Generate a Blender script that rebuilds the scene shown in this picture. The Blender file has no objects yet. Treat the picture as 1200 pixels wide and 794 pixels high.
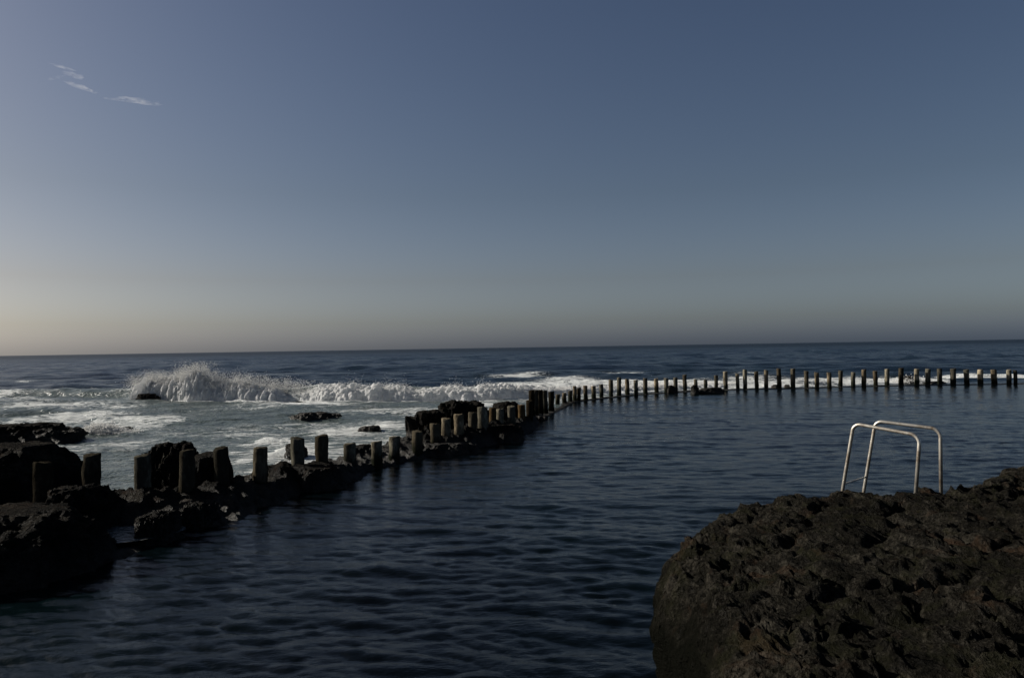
import bpy, math, random
import numpy as np
from mathutils import Matrix, Vector

random.seed(7)
rng = np.random.default_rng(11)
scene = bpy.context.scene
C = scene.collection
PI = math.pi
R = math.radians

# ------------------------------------------------------------------ camera
H = 3.8                      # eye height above the water, standing on the lava rock
FPX = 866.0                  # focal length in photo pixels (26 mm lens)
pit = math.atan(10.0 / FPX)
rol = R(0.93)
fw = np.array([0, math.cos(pit), math.sin(pit)])
r0 = np.array([1.0, 0, 0])
u0 = np.array([0, -math.sin(pit), math.cos(pit)])
rt = r0 * math.cos(rol) - u0 * math.sin(rol)
up = u0 * math.cos(rol) + r0 * math.sin(rol)
camd = bpy.data.cameras.new('camera')
cam = bpy.data.objects.new('camera', camd)
C.objects.link(cam)
cam.matrix_world = Matrix(((rt[0], up[0], -fw[0], 0), (rt[1], up[1], -fw[1], 0), (rt[2], up[2], -fw[2], H), (0, 0, 0, 1)))
camd.sensor_width = 36
camd.lens = FPX / 1200 * 36
camd.clip_start = 0.05
camd.clip_end = 80000
scene.camera = cam


def ray(px, py):
    return fw + rt * ((px - 600) / FPX) + up * ((397 - py) / FPX)


def at(px, py, Y):
    """world point seen at photo pixel px,py standing Y metres ahead"""
    d = ray(px, py)
    return np.array([0, 0, H]) + d * (Y / d[1])


def ground(px, py, z=0.0):
    d = ray(px, py)
    return np.array([0, 0, H]) + d * ((z - H) / d[2])


# ------------------------------------------------------------------ numpy noise
def _hash(ix, iy, iz, seed):
    h = (ix.astype(np.uint32) * np.uint32(374761393) + iy.astype(np.uint32) * np.uint32(668265263)
         + iz.astype(np.uint32) * np.uint32(2147483647 - 1013) + np.uint32(seed * 7919 + 13))
    h = (h ^ (h >> np.uint32(13))) * np.uint32(1274126177)
    h = (h ^ (h >> np.uint32(15))) * np.uint32(2246822519)
    return h ^ (h >> np.uint32(16))


def perlin(p, seed=0):
    p = np.asarray(p, dtype=np.float64) + 1000.0
    i = np.floor(p).astype(np.int64)
    f = p - i
    u = f * f * f * (f * (f * 6 - 15) + 10)
    out = 0
    res = []
    for dx in (0, 1):
        for dy in (0, 1):
            for dz in (0, 1):
                h = _hash(i[:, 0] + dx, i[:, 1] + dy, i[:, 2] + dz, seed)
                a = (h & np.uint32(1023)) / 1023.0 * 2 - 1
                b = ((h >> np.uint32(10)) & np.uint32(1023)) / 1023.0 * 2 - 1
                c = ((h >> np.uint32(20)) & np.uint32(1023)) / 1023.0 * 2 - 1
                res.append(a * (f[:, 0] - dx) + b * (f[:, 1] - dy) + c * (f[:, 2] - dz))
    x = u[:, 0]; y = u[:, 1]; z = u[:, 2]
    c00 = res[0] * (1 - x) + res[4] * x
    c01 = res[1] * (1 - x) + res[5] * x
    c10 = res[2] * (1 - x) + res[6] * x
    c11 = res[3] * (1 - x) + res[7] * x
    return (c00 * (1 - y) + c10 * y) * (1 - z) + (c01 * (1 - y) + c11 * y) * z


def fbm(p, octaves=4, seed=0, ridged=False, gain=0.5):
    s = np.zeros(len(p)); a = 1.0; n = 0.0
    p = np.asarray(p, dtype=np.float64)
    for o in range(octaves):
        v = perlin(p, seed + o * 17)
        if ridged:
            v = 0.6 - np.abs(v) * 2.2
        s += a * v; n += a
        a *= gain
        p = p * 2.03 + 5.1
    return s / n


def worley(p, seed=0):
    """returns F1, F2-F1"""
    p = np.asarray(p, dtype=np.float64) + 1000.0
    i = np.floor(p).astype(np.int64)
    f1 = np.full(len(p), 9.0); f2 = np.full(len(p), 9.0)
    for dx in (-1, 0, 1):
        for dy in (-1, 0, 1):
            for dz in (-1, 0, 1):
                cx = i[:, 0] + dx; cy = i[:, 1] + dy; cz = i[:, 2] + dz
                h = _hash(cx, cy, cz, seed)
                a = (h & np.uint32(1023)) / 1023.0
                b = ((h >> np.uint32(10)) & np.uint32(1023)) / 1023.0
                c = ((h >> np.uint32(20)) & np.uint32(1023)) / 1023.0
                d = np.sqrt((cx + a - p[:, 0]) ** 2 + (cy + b - p[:, 1]) ** 2 + (cz + c - p[:, 2]) ** 2)
                f2 = np.minimum(f2, np.maximum(f1, d)); f1 = np.minimum(f1, d)
    return f1, f2 - f1


def sstep(a, b, x):
    t = np.clip((x - a) / (b - a), 0, 1)
    return t * t * (3 - 2 * t)


# ------------------------------------------------------------------ mesh helpers
def np_mesh(name, V, F, smooth=True):
    V = np.ascontiguousarray(V, dtype=np.float32); F = np.asarray(F, dtype=np.int32)
    k = F.shape[1]
    me = bpy.data.meshes.new(name)
    me.vertices.add(len(V)); me.vertices.foreach_set('co', V.ravel())
    me.loops.add(F.size); me.loops.foreach_set('vertex_index', np.ascontiguousarray(F).ravel())
    me.polygons.add(len(F))
    me.polygons.foreach_set('loop_start', np.arange(0, F.size, k, dtype=np.int32))
    me.polygons.foreach_set('loop_total', np.full(len(F), k, dtype=np.int32))
    me.polygons.foreach_set('use_smooth', np.full(len(F), smooth))
    me.update(calc_edges=True)
    me.validate()
    return me


def obj(name, me, mat, parent=None, loc=(0, 0, 0)):
    o = bpy.data.objects.new(name, me)
    if me is not None and mat is not None:
        me.materials.clear(); me.materials.append(mat)
    C.objects.link(o)
    o.location = loc
    if parent: o.parent = parent
    return o


def tag(o, label=None, cat=None, group=None, kind=None):
    if label: o['label'] = label
    if cat: o['category'] = cat
    if group: o['group'] = group
    if kind: o['kind'] = kind
    return o


def grid_faces(nr, nc):
    i = np.arange(nr - 1)[:, None] * nc + np.arange(nc - 1)[None, :]
    i = i.ravel()
    return np.stack([i, i + 1, i + nc + 1, i + nc], 1)


def icosphere(sub):
    t = (1 + 5 ** .5) / 2
    v = np.array([(-1, t, 0), (1, t, 0), (-1, -t, 0), (1, -t, 0), (0, -1, t), (0, 1, t), (0, -1, -t), (0, 1, -t), (t, 0, -1), (t, 0, 1), (-t, 0, -1), (-t, 0, 1)], float)
    f = np.array([(0, 11, 5), (0, 5, 1), (0, 1, 7), (0, 7, 10), (0, 10, 11), (1, 5, 9), (5, 11, 4), (11, 10, 2), (10, 7, 6), (7, 1, 8), (3, 9, 4), (3, 4, 2), (3, 2, 6), (3, 6, 8), (3, 8, 9), (4, 9, 5), (2, 4, 11), (6, 2, 10), (8, 6, 7), (9, 8, 1)])
    for _ in range(sub):
        e = np.sort(np.concatenate([f[:, [0, 1]], f[:, [1, 2]], f[:, [2, 0]]]), 1)
        ue, inv = np.unique(e, axis=0, return_inverse=True)
        inv = inv.ravel()
        m = (v[ue[:, 0]] + v[ue[:, 1]]) / 2
        n = len(f); b = len(v)
        a01 = inv[:n] + b; a12 = inv[n:2 * n] + b; a20 = inv[2 * n:] + b
        v = np.concatenate([v, m])
        f = np.concatenate([np.stack([f[:, 0], a01, a20], 1), np.stack([f[:, 1], a12, a01], 1), np.stack([f[:, 2], a20, a12], 1), np.stack([a01, a12, a20], 1)])
    v /= np.linalg.norm(v, axis=1)[:, None]
    return v, f


ICO = {k: icosphere(k) for k in (1, 4, 5, 6)}

# ------------------------------------------------------------------ materials
def new_mat(name):
    m = bpy.data.materials.new(name); m.use_nodes = True
    nt = m.node_tree; nt.nodes.clear()
    return m, nt


def N(nt, typ, **kw):
    n = nt.nodes.new(typ)
    for k, v in kw.items():
        if k.startswith('i_'):
            n.inputs[k[2:].replace('_', ' ')].default_value = v
        else:
            setattr(n, k, v)
    return n


def ramp(nt, stops, interp='LINEAR'):
    n = nt.nodes.new('ShaderNodeValToRGB'); cr = n.color_ramp; cr.interpolation = interp
    while len(cr.elements) > 1: cr.elements.remove(cr.elements[-1])
    cr.elements[0].position = stops[0][0]; cr.elements[0].color = (*stops[0][1], 1)
    for p, c in stops[1:]:
        e = cr.elements.new(p); e.color = (*c, 1)
    return n


def mathn(nt, op, a, b=None, c=None, clamp=False):
    n = nt.nodes.new('ShaderNodeMath'); n.operation = op; n.use_clamp = clamp
    for i, x in enumerate((a, b, c)):
        if x is None: continue
        if isinstance(x, (int, float)): n.inputs[i].default_value = x
        else: nt.links.new(x, n.inputs[i])
    return n.outputs[0]


def mapped(nt, scale=(1, 1, 1), rot=(0, 0, 0), geo=True):
    g = nt.nodes.new('ShaderNodeNewGeometry')
    mp = nt.nodes.new('ShaderNodeMapping'); mp.inputs['Scale'].default_value = scale; mp.inputs['Rotation'].default_value = rot
    nt.links.new(g.outputs['Position'], mp.inputs['Vector'])
    return mp.outputs['Vector']


def noise(nt, vec, scale, detail=4, rough=0.55, dist=0.0):
    n = nt.nodes.new('ShaderNodeTexNoise'); n.inputs['Scale'].default_value = scale
    n.inputs['Detail'].default_value = detail; n.inputs['Roughness'].default_value = rough; n.inputs['Distortion'].default_value = dist
    nt.links.new(vec, n.inputs['Vector'])
    return n.outputs['Fac']


def mixc(nt, fac, a, b):
    n = nt.nodes.new('ShaderNodeMix'); n.data_type = 'RGBA'
    if isinstance(fac, (int, float)): n.inputs[0].default_value = fac
    else: nt.links.new(fac, n.inputs[0])
    for x, s in ((a, n.inputs[6]), (b, n.inputs[7])):
        if isinstance(x, tuple): s.default_value = (*x, 1)
        else: nt.links.new(x, s)
    return n.outputs[2]


def bump(nt, h, strength, dist, normal=None):
    b = nt.nodes.new('ShaderNodeBump'); b.inputs['Strength'].default_value = strength; b.inputs['Distance'].default_value = dist
    nt.links.new(h, b.inputs['Height'])
    if normal is not None: nt.links.new(normal, b.inputs['Normal'])
    return b.outputs['Normal']


def finish(nt, shader):
    o = nt.nodes.new('ShaderNodeOutputMaterial'); nt.links.new(shader, o.inputs['Surface'])


def mat_rock(name, c_dark, c_mid, c_light, rust=0.3, rough=0.8, spec=0.25, weed=None, fine=1.0, wet_z=None, lower=None):
    m, nt = new_mat(name)
    v = mapped(nt)
    n1 = noise(nt, v, 1.1, 5, 0.6, 0.4)
    n2 = noise(nt, v, 7.0 * fine, 6, 0.7, 0.6)
    n3 = noise(nt, v, 38.0 * fine, 4, 0.7)
    mx = mathn(nt, 'ADD', mathn(nt, 'MULTIPLY', n1, 0.25), mathn(nt, 'ADD', mathn(nt, 'MULTIPLY', n2, 0.4), mathn(nt, 'MULTIPLY', n3, 0.35)))
    cr = ramp(nt, [(0.40, c_dark), (0.5, c_mid), (0.60, c_light)])
    nt.links.new(mx, cr.inputs[0])
    col = cr.outputs[0]
    nr = noise(nt, v, 2.3, 5, 0.65, 0.5)
    rr = ramp(nt, [(0.56, (0, 0, 0)), (0.68, (1, 1, 1))]); nt.links.new(nr, rr.inputs[0])
    col = mixc(nt, mathn(nt, 'MULTIPLY', rr.outputs[0], rust), col, tuple(np.array(c_light) * np.array((1.5, 0.95, 0.7))))
    # pale salt / barnacle specks
    ns = noise(nt, v, 16.0 * fine, 5, 0.75, 1.0)
    sr = ramp(nt, [(0.66, (0, 0, 0)), (0.72, (1, 1, 1))]); nt.links.new(ns, sr.inputs[0])
    col = mixc(nt, mathn(nt, 'MULTIPLY', sr.outputs[0], 0.5), col, tuple(np.array(c_light) * 2.2))
    if weed:
        nw = noise(nt, v, 3.1, 5, 0.6, 0.8)
        wr = ramp(nt, [(0.5, (0, 0, 0)), (0.62, (1, 1, 1))]); nt.links.new(nw, wr.inputs[0])
        col = mixc(nt, mathn(nt, 'MULTIPLY', wr.outputs[0], 0.35), col, weed)
    if lower is not None:  # colour goes darker below this height, with a noisy edge
        sp0 = nt.nodes.new('ShaderNodeSeparateXYZ'); nt.links.new(v, sp0.inputs[0])
        m0 = nt.nodes.new('ShaderNodeMapRange'); m0.inputs[1].default_value = lower; m0.inputs[2].default_value = lower + 0.35
        nt.links.new(mathn(nt, 'ADD', sp0.outputs[2], mathn(nt, 'MULTIPLY', mathn(nt, 'SUBTRACT', n1, 0.5), 0.9)), m0.inputs[0])
        col = mixc(nt, mathn(nt, 'SUBTRACT', 1.0, m0.outputs[0]), col, (0.004, 0.0042, 0.003))
    vo = nt.nodes.new('ShaderNodeTexVoronoi'); vo.inputs['Scale'].default_value = 22 * fine; nt.links.new(v, vo.inputs['Vector'])
    hgt = mathn(nt, 'ADD', mathn(nt, 'MULTIPLY', n2, 1.0), mathn(nt, 'ADD', mathn(nt, 'MULTIPLY', n3, 0.6), mathn(nt, 'MULTIPLY', vo.outputs['Distance'], -0.22)))
    nrm = bump(nt, hgt, 1.0, 0.10 / fine)
    p = nt.nodes.new('ShaderNodeBsdfDiffuse')
    nt.links.new(col, p.inputs['Color']); nt.links.new(nrm, p.inputs['Normal'])
    g_ = nt.nodes.new('ShaderNodeBsdfGlossy'); g_.inputs['Roughness'].default_value = 0.38; nt.links.new(nrm, g_.inputs['Normal'])
    mx_ = nt.nodes.new('ShaderNodeMixShader'); nt.links.new(p.outputs[0], mx_.inputs[1]); nt.links.new(g_.outputs[0], mx_.inputs[2])
    if wet_z is None:
        mx_.inputs[0].default_value = spec
    else:
        sp = nt.nodes.new('ShaderNodeSeparateXYZ'); g = nt.nodes.new('ShaderNodeNewGeometry'); nt.links.new(g.outputs['Position'], sp.inputs[0])
        mr = nt.nodes.new('ShaderNodeMapRange'); mr.inputs[1].default_value = wet_z; mr.inputs[2].default_value = wet_z + 0.5
        mr.inputs[3].default_value = spec * 2; mr.inputs[4].default_value = spec * 0.3
        nt.links.new(mathn(nt, 'ADD', sp.outputs[2], mathn(nt, 'MULTIPLY', mathn(nt, 'SUBTRACT', n2, 0.5), 0.8)), mr.inputs[0]); nt.links.new(mr.outputs[0], mx_.inputs[0])
    finish(nt, mx_.outputs[0])
    return m


ROCK_R = mat_rock('dry_lava_rock', (0.003, 0.003, 0.0025), (0.0115, 0.0106, 0.0086), (0.046, 0.042, 0.034), rust=0.3, spec=0.003, weed=(0.019, 0.020, 0.009), lower=1.5)
ROCK_L = mat_rock('wet_lava_rock', (0.0015, 0.0015, 0.0015), (0.006, 0.0055, 0.0047), (0.034, 0.030, 0.024), rust=0.25, spec=0.022, fine=0.7, wet_z=0.1)
ROCK_LEDGE = mat_rock('awash_lava_rock', (0.004, 0.004, 0.004), (0.012, 0.012, 0.011), (0.03, 0.029, 0.026), rust=0.1, spec=0.02, fine=0.6, wet_z=0.3)

def mat_post():
    m, nt = new_mat('weathered_concrete')
    v = mapped(nt, (1, 1, 0.45))
    n1 = noise(nt, v, 3.0, 5, 0.65, 0.5)
    n2 = noise(nt, v, 17.0, 5, 0.7)
    oi = nt.nodes.new('ShaderNodeObjectInfo')
    cr = ramp(nt, [(0.3, (0.015, 0.0135, 0.010)), (0.52, (0.07, 0.061, 0.045)), (0.7, (0.26, 0.23, 0.17))])
    nt.links.new(mathn(nt, 'ADD', mathn(nt, 'MULTIPLY', n1, 0.55), mathn(nt, 'ADD', mathn(nt, 'MULTIPLY', n2, 0.35), mathn(nt, 'MULTIPLY', oi.outputs['Random'], 0.16))), cr.inputs[0])
    # reddish marine crust on some, algae below
    g = nt.nodes.new('ShaderNodeNewGeometry'); sp = nt.nodes.new('ShaderNodeSeparateXYZ'); nt.links.new(g.outputs['Position'], sp.inputs[0])
    n3 = noise(nt, v, 5.0, 4, 0.6)
    alg = mathn(nt, 'SUBTRACT', mathn(nt, 'ADD', 0.3, mathn(nt, 'MULTIPLY', n3, 0.7)), sp.outputs[2])
    mr = nt.nodes.new('ShaderNodeMapRange'); mr.inputs[1].default_value = 0.0; mr.inputs[2].default_value = 0.3; nt.links.new(alg, mr.inputs[0])
    col = mixc(nt, mr.outputs[0], cr.outputs[0], (0.012, 0.013, 0.009))
    mu = nt.nodes.new('ShaderNodeMix'); mu.data_type = 'RGBA'; mu.blend_type = 'MULTIPLY'; mu.inputs[0].default_value = 1.0
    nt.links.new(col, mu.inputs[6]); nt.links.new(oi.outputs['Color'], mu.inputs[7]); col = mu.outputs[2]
    p = nt.nodes.new('ShaderNodeBsdfPrincipled'); nt.links.new(col, p.inputs['Base Color'])
    p.inputs['Roughness'].default_value = 0.9; p.inputs['Specular IOR Level'].default_value = 0.02; p.inputs['IOR'].default_value = 1.1
    h = mathn(nt, 'ADD', mathn(nt, 'MULTIPLY', n1, 0.8), n2)
    nt.links.new(bump(nt, h, 0.9, 0.03), p.inputs['Normal'])
    finish(nt, p.outputs[0])
    return m


POST = mat_post()

def mat_metal():
    m, nt = new_mat('stainless_steel')
    v = mapped(nt)
    n1 = noise(nt, v, 30, 4, 0.7); n2 = noise(nt, v, 6, 4, 0.7)
    p = nt.nodes.new('ShaderNodeBsdfPrincipled')
    cr = ramp(nt, [(0.45, (0.5, 0.48, 0.43)), (0.68, (0.22, 0.17, 0.12))]); nt.links.new(n2, cr.inputs[0])
    nt.links.new(cr.outputs[0], p.inputs['Base Color'])
    p.inputs['Metallic'].default_value = 0.75
    mr = nt.nodes.new('ShaderNodeMapRange'); mr.inputs[3].default_value = 0.3; mr.inputs[4].default_value = 0.6
    nt.links.new(n1, mr.inputs[0]); nt.links.new(mr.outputs[0], p.inputs['Roughness'])
    nt.links.new(bump(nt, n1, 0.2, 0.002), p.inputs['Normal'])
    finish(nt, p.outputs[0])
    return m


METAL = mat_metal()

def mat_foam(name='sea_foam', trans=0.25, col=(0.95, 0.955, 0.96), low=(0.72, 0.78, 0.80)):
    m, nt = new_mat(name)
    v = mapped(nt)
    n = noise(nt, v, 3.6, 7, 0.78, 0.5); n2 = noise(nt, v, 16.0, 4, 0.75)
    d = nt.nodes.new('ShaderNodeBsdfDiffuse'); t = nt.nodes.new('ShaderNodeBsdfTranslucent')
    cr = ramp(nt, [(0.3, low), (0.5, col)]); nt.links.new(n, cr.inputs[0])
    nt.links.new(cr.outputs[0], d.inputs[0]); nt.links.new(cr.outputs[0], t.inputs[0])
    nb = bump(nt, mathn(nt, 'ADD', n, mathn(nt, 'MULTIPLY', n2, 0.5)), 0.9, 0.25); nt.links.new(nb, d.inputs['Normal'])
    mx = nt.nodes.new('ShaderNodeMixShader'); mx.inputs[0].default_value = trans
    nt.links.new(d.outputs[0], mx.inputs[1]); nt.links.new(t.outputs[0], mx.inputs[2])
    finish(nt, mx.outputs[0])
    return m


FOAM = mat_foam(trans=0.45)
SPRAY = mat_foam('spray_droplets', 0.5, (0.97, 0.97, 0.96), (0.93, 0.94, 0.94))

def mat_water(name, deep, shallow, foam, s1, s2, rough=0.06, ripple=1.0):
    m, nt = new_mat(name)
    v = mapped(nt)
    vs = mapped(nt, (0.34, 1, 1), (0, 0, R(-8)))
    nb = noise(nt, vs, s1, 5, 0.6, 0.3)
    nb2 = noise(nt, v, s2, 3, 0.6)
    hgt = mathn(nt, 'ADD', nb, mathn(nt, 'MULTIPLY', nb2, 0.3))
    nrm = bump(nt, hgt, 1.0, ripple)
    big = noise(nt, mapped(nt, (1, 0.5, 1)), 0.09, 3, 0.5)
    mr = nt.nodes.new('ShaderNodeMapRange'); mr.inputs[1].default_value = 0.42; mr.inputs[2].default_value = 0.62; nt.links.new(big, mr.inputs[0])
    col = mixc(nt, mr.outputs[0], deep, shallow)
    p = nt.nodes.new('ShaderNodeBsdfPrincipled')
    p.inputs['Roughness'].default_value = rough
    p.inputs['IOR'].default_value = 1.26
    nt.links.new(nrm, p.inputs['Normal'])
    spx = nt.nodes.new('ShaderNodeSeparateXYZ'); nt.links.new(v, spx.inputs[0])
    mrr = nt.nodes.new('ShaderNodeMapRange'); mrr.inputs[1].default_value = 15 if not foam else 70; mrr.inputs[2].default_value = 60 if not foam else 1100
    mrr.inputs[3].default_value = rough; mrr.inputs[4].default_value = 0.16 if not foam else 0.5
    nt.links.new(spx.outputs[1], mrr.inputs[0]); 
    gn = noise(nt, mapped(nt, (0.12, 1.0, 1.0)), 0.16 if foam else 0.5, 5, 0.65)
    nt.links.new(mathn(nt, 'MULTIPLY', mrr.outputs[0], mathn(nt, 'ADD', 0.35, mathn(nt, 'MULTIPLY', gn, 1.3))), p.inputs['Roughness'])
    if not foam:
        nt.links.new(col, p.inputs['Base Color'])
        finish(nt, p.outputs[0]); return m
    at_ = nt.nodes.new('ShaderNodeAttribute'); at_.attribute_name = 'foam'
    ae = nt.nodes.new('ShaderNodeAttribute'); ae.attribute_name = 'aerated'
    col = mixc(nt, ae.outputs['Fac'], col, (0.085, 0.105, 0.10))
    nt.links.new(col, p.inputs['Base Color'])
    # lacy foam: ridged, distorted noise
    vl = mapped(nt, (0.40, 1.0, 1.0), (0, 0, R(6)))
    a = noise(nt, vl, 1.25, 7, 0.68, 1.4)
    rid = mathn(nt, 'SUBTRACT', 1.0, mathn(nt, 'ABSOLUTE', mathn(nt, 'MULTIPLY', mathn(nt, 'SUBTRACT', a, 0.5), 7.0)))
    b = noise(nt, v, 4.5, 5, 0.75, 0.6)
    lace = mathn(nt, 'ADD', mathn(nt, 'MULTIPLY', rid, 0.55), mathn(nt, 'MULTIPLY', b, 0.55))
    e = mathn(nt, 'SUBTRACT', mathn(nt, 'ADD', lace, mathn(nt, 'MULTIPLY', at_.outputs['Fac'], 1.35)), 1.1)
    fac = mathn(nt, 'MULTIPLY', e, 4.2, clamp=True)
    d = nt.nodes.new('ShaderNodeBsdfDiffuse'); d.inputs[0].default_value = (0.82, 0.85, 0.85, 1)
    nt.links.new(bump(nt, lace, 1.0, 0.25), d.inputs['Normal'])
    mx = nt.nodes.new('ShaderNodeMixShader')
    nt.links.new(mathn(nt, 'MULTIPLY', fac, 0.9), mx.inputs[0]); nt.links.new(p.outputs[0], mx.inputs[1]); nt.links.new(d.outputs[0], mx.inputs[2])
    finish(nt, mx.outputs[0])
    return m


POOLW = mat_water('pool_water', (0.0010, 0.0018, 0.0026), (0.0014, 0.0045, 0.0055), False, 6.0, 24.0, 0.03, 0.017)
SEAW = mat_water('sea_water', (0.004, 0.010, 0.020), (0.006, 0.014, 0.022), True, 0.8, 3.5, 0.2, 0.38)

# ------------------------------------------------------------------ posts along the pool wall
# photo pixels: x centre, width, top y, base y, metres ahead (None: foot in the water)
near = [
    (50, 20, 541.5, 590, 15.9), (107.5, 19, 532, 577, 16.4), (167.5, 17.5, 533, 580, 16.9), (219, 17, 527, 572, 17.6),
    (260, 16.5, 524.6, 567, 18.4), (305, 16, 524, 563, 19.4), (349, 15.5, 513, 546, 20.7), (377.5, 15, 510, 549, 21.8),
    (410, 14.5, 519.5, 550, 22.7), (442, 12.5, 517, 548, 23.8), (462, 12.5, 511, 540, 24.7), (489, 12.5, 505, 536, 25.8),
    (510.5, 11.5, 496, 527, 27.0), (523, 11, 490, 518.5, 27.8), (538, 11.5, 485, 511, 28.4), (554, 10.5, 483, 511, 29.3),
    (566.5, 12.5, 477, 505, 29.8), (577.5, 8.5, 477.5, 500, 31.0), (586.5, 8.5, 479, 499, 31.6), (599.5, 9.5, 476, 499, 32.6),
    (612, 8.5, 474, 497, 34.2), (620.5, 8, 469, 494, 36),
    (623.5, 6.5, 457, 490, 38.2), (628, 6.5, 457, 488, 39.6), (633.5, 7, 457, 487, 40.6), (639.5, 6.5, 457.5, 485.5, 41.8), (646, 6.8, 458.6, 483.5, 43.2)]
far = [
    (653.5, 5, 462, 474.5), (661.5, 5.2, 460, 473), (668.5, 5, 457.6, 471), (673.5, 4.8, 452.4, 470.3), (678.3, 4.6, 454, 470), (686.3, 5, 451.6, 469),
    (696, 5.2, 452, 467.5), (705, 4.7, 450, 466.5), (716, 5, 445, 465), (725.5, 5, 442, 464), (735.5, 5, 444, 463.3), (745.5, 5, 445, 463),
    (756.5, 5, 443, 462), (769.5, 5, 443.4, 460.8), (781, 5, 443, 460.3), (792, 5, 442, 459.7), (803, 4.6, 439, 458.5), (815.6, 4.2, 444, 457.7),
    (827.2, 4, 445, 457), (839.6, 4.4, 439.5, 456.5), (850.5, 5, 435, 456.2), (864.7, 4.2, 437.7, 456), (873.3, 4.8, 433, 456), (887, 4.6, 435, 455.8),
    (898, 4.6, 433.6, 455.6), (913.5, 5.2, 431.8, 455.4), (929.5, 5.2, 431.8, 455.2), (945.3, 4.9, 434.5, 454.7), (957.5, 5, 436.4, 454.4),
    (972, 5, 436.4, 454), (985, 4.8, 434, 453.3), (999.7, 4.8, 436, 453), (1012.5, 5.2, 432.7, 452.9), (1026.3, 4.8, 434.5, 452.4),
    (1039.5, 5.2, 432, 452), (1056, 5.6, 431, 451.7), (1074.3, 5.4, 432, 451.4), (1087.2, 5.6, 432, 451.2), (1101.5, 5.2, 431.8, 450.9),
    (1117, 6, 431.8, 450.9), (1133, 5.6, 433, 450.8), (1149, 6, 432.7, 450.6), (1165.3, 6.2, 433, 450.4), (1182.5, 5.2, 433, 450.3), (1190.3, 4, 433.6, 450.3)]

posts = []
for (x, w, ty, by, Y) in near:
    b = at(x, by, Y); t = at(x, ty, Y)
    posts.append((b[0], b[1], b[2], t[2], w * Y / FPX / 2))
for (x, w, ty, by) in far:
    b = ground(x, by); t = at(x, ty, b[1])
    posts.append((b[0], b[1], 0.0, t[2], w * b[1] / FPX / 2))

ORD = ['', 'first', 'second', 'third', 'fourth', 'fifth', 'sixth', 'seventh', 'eighth', 'ninth', 'tenth', 'eleventh', 'twelfth', 'thirteenth',
       'fourteenth', 'fifteenth', 'sixteenth', 'seventeenth', 'eighteenth', 'nineteenth', 'twentieth', 'twenty-first', 'twenty-second', 'twenty-third']
near_labels = [
    'short dark round post at far left, black against the lava mound',
    'round concrete post, second from left, its top against the grey surf',
    'dark post in front of lumpy reef rock, third from left',
    'mossy footed post just left of the flat-topped black rock',
    'post just right of the flat-topped black rock on the reef',
    'lone black topped post standing before a white patch of surf',
    'raised post on a rock crest, left of the pair before white foam',
    'tall raised post, right of the pair before white foam',
    'pale short post directly right of the raised pair of posts',
    'post with its foot in pool water, tenth from left',
    'pale post leaning on small rock, eleventh from left',
    'post with its foot in pool water, twelfth from left, left of a rock pile',
    'post at the left end of the close row climbing the rock pile',
    'pale slim post, second in the close row climbing the rock pile',
    'post, third in the close row climbing the rock pile',
    'slim pale post, left neighbour of the thickest post on the rock pile',
    'thickest post on the rock pile, brown and blotchy',
    'reddish slim post directly right of the thickest post',
    'slim grey post, second to the right of the thickest post',
    'dark post, third to the right of the thickest post',
    'brownish post, fourth to the right of the thickest post',
    'dark post touching the left side of the tall black post cluster',
    'leftmost of five tall black posts standing shoulder to shoulder',
    'second from left of five tall black posts standing shoulder to shoulder',
    'middle one of five tall black posts standing shoulder to shoulder',
    'second from right of five tall black posts standing shoulder to shoulder',
    'rightmost of five tall black posts standing shoulder to shoulder']


def post_mesh(rad, h, seed):
    ns, nz = 22, 16
    a = np.arange(ns) / ns * 2 * PI
    V = []; z0 = -0.9
    zs = np.concatenate([np.linspace(z0, h - 0.035, nz), [h - 0.012, h, h]])
    rs = np.concatenate([np.full(nz, 1.0), [0.97, 0.90, 0.5]])
    for z, q in zip(zs, rs):
        V.append(np.stack([np.cos(a) * rad * q, np.sin(a) * rad * q, np.full(ns, z)], 1))
    V = np.concatenate(V + [np.array([[0, 0, h]])])
    n = fbm(V * np.array([4, 4, 2.5]) + seed * 3.7, 4, 3)
    cr = fbm(V * np.array([14, 14, 9]) + seed * 3.7, 3, 9)
    d = (n * 0.06 + cr * 0.035)
    rr = np.linalg.norm(V[:, :2], axis=1)
    k = 1 + d / max(rad, .1)
    V[:, 0] *= k; V[:, 1] *= k
    top = V[:, 2] > h - 0.05
    V[top, 2] += cr[top] * 0.05 + n[top] * .05
    # chipped and slightly tilted top edge
    V[top, 2] += (V[top, 0] * math.sin(seed * 2.1) + V[top, 1] * math.cos(seed * 1.3)) * 0.12
    F = []
    nr = len(zs)
    for i in range(nr - 1):
        for j in range(ns):
            F.append((i * ns + j, i * ns + (j + 1) % ns, (i + 1) * ns + (j + 1) % ns, (i + 1) * ns + j))
    F = np.array(F)
    last = (nr - 1) * ns; cidx = len(V) - 1
    T = np.array([(last + j, last + (j + 1) % ns, cidx, cidx) for j in range(ns)])
    me = bpy.data.meshes.new('concrete_post')
    me.from_pydata([tuple(x) for x in V], [], [tuple(f) for f in F] + [(t[0], t[1], t[2]) for t in T])
    me.polygons.foreach_set('use_smooth', np.full(len(me.polygons), True))
    me.update()
    return me


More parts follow.
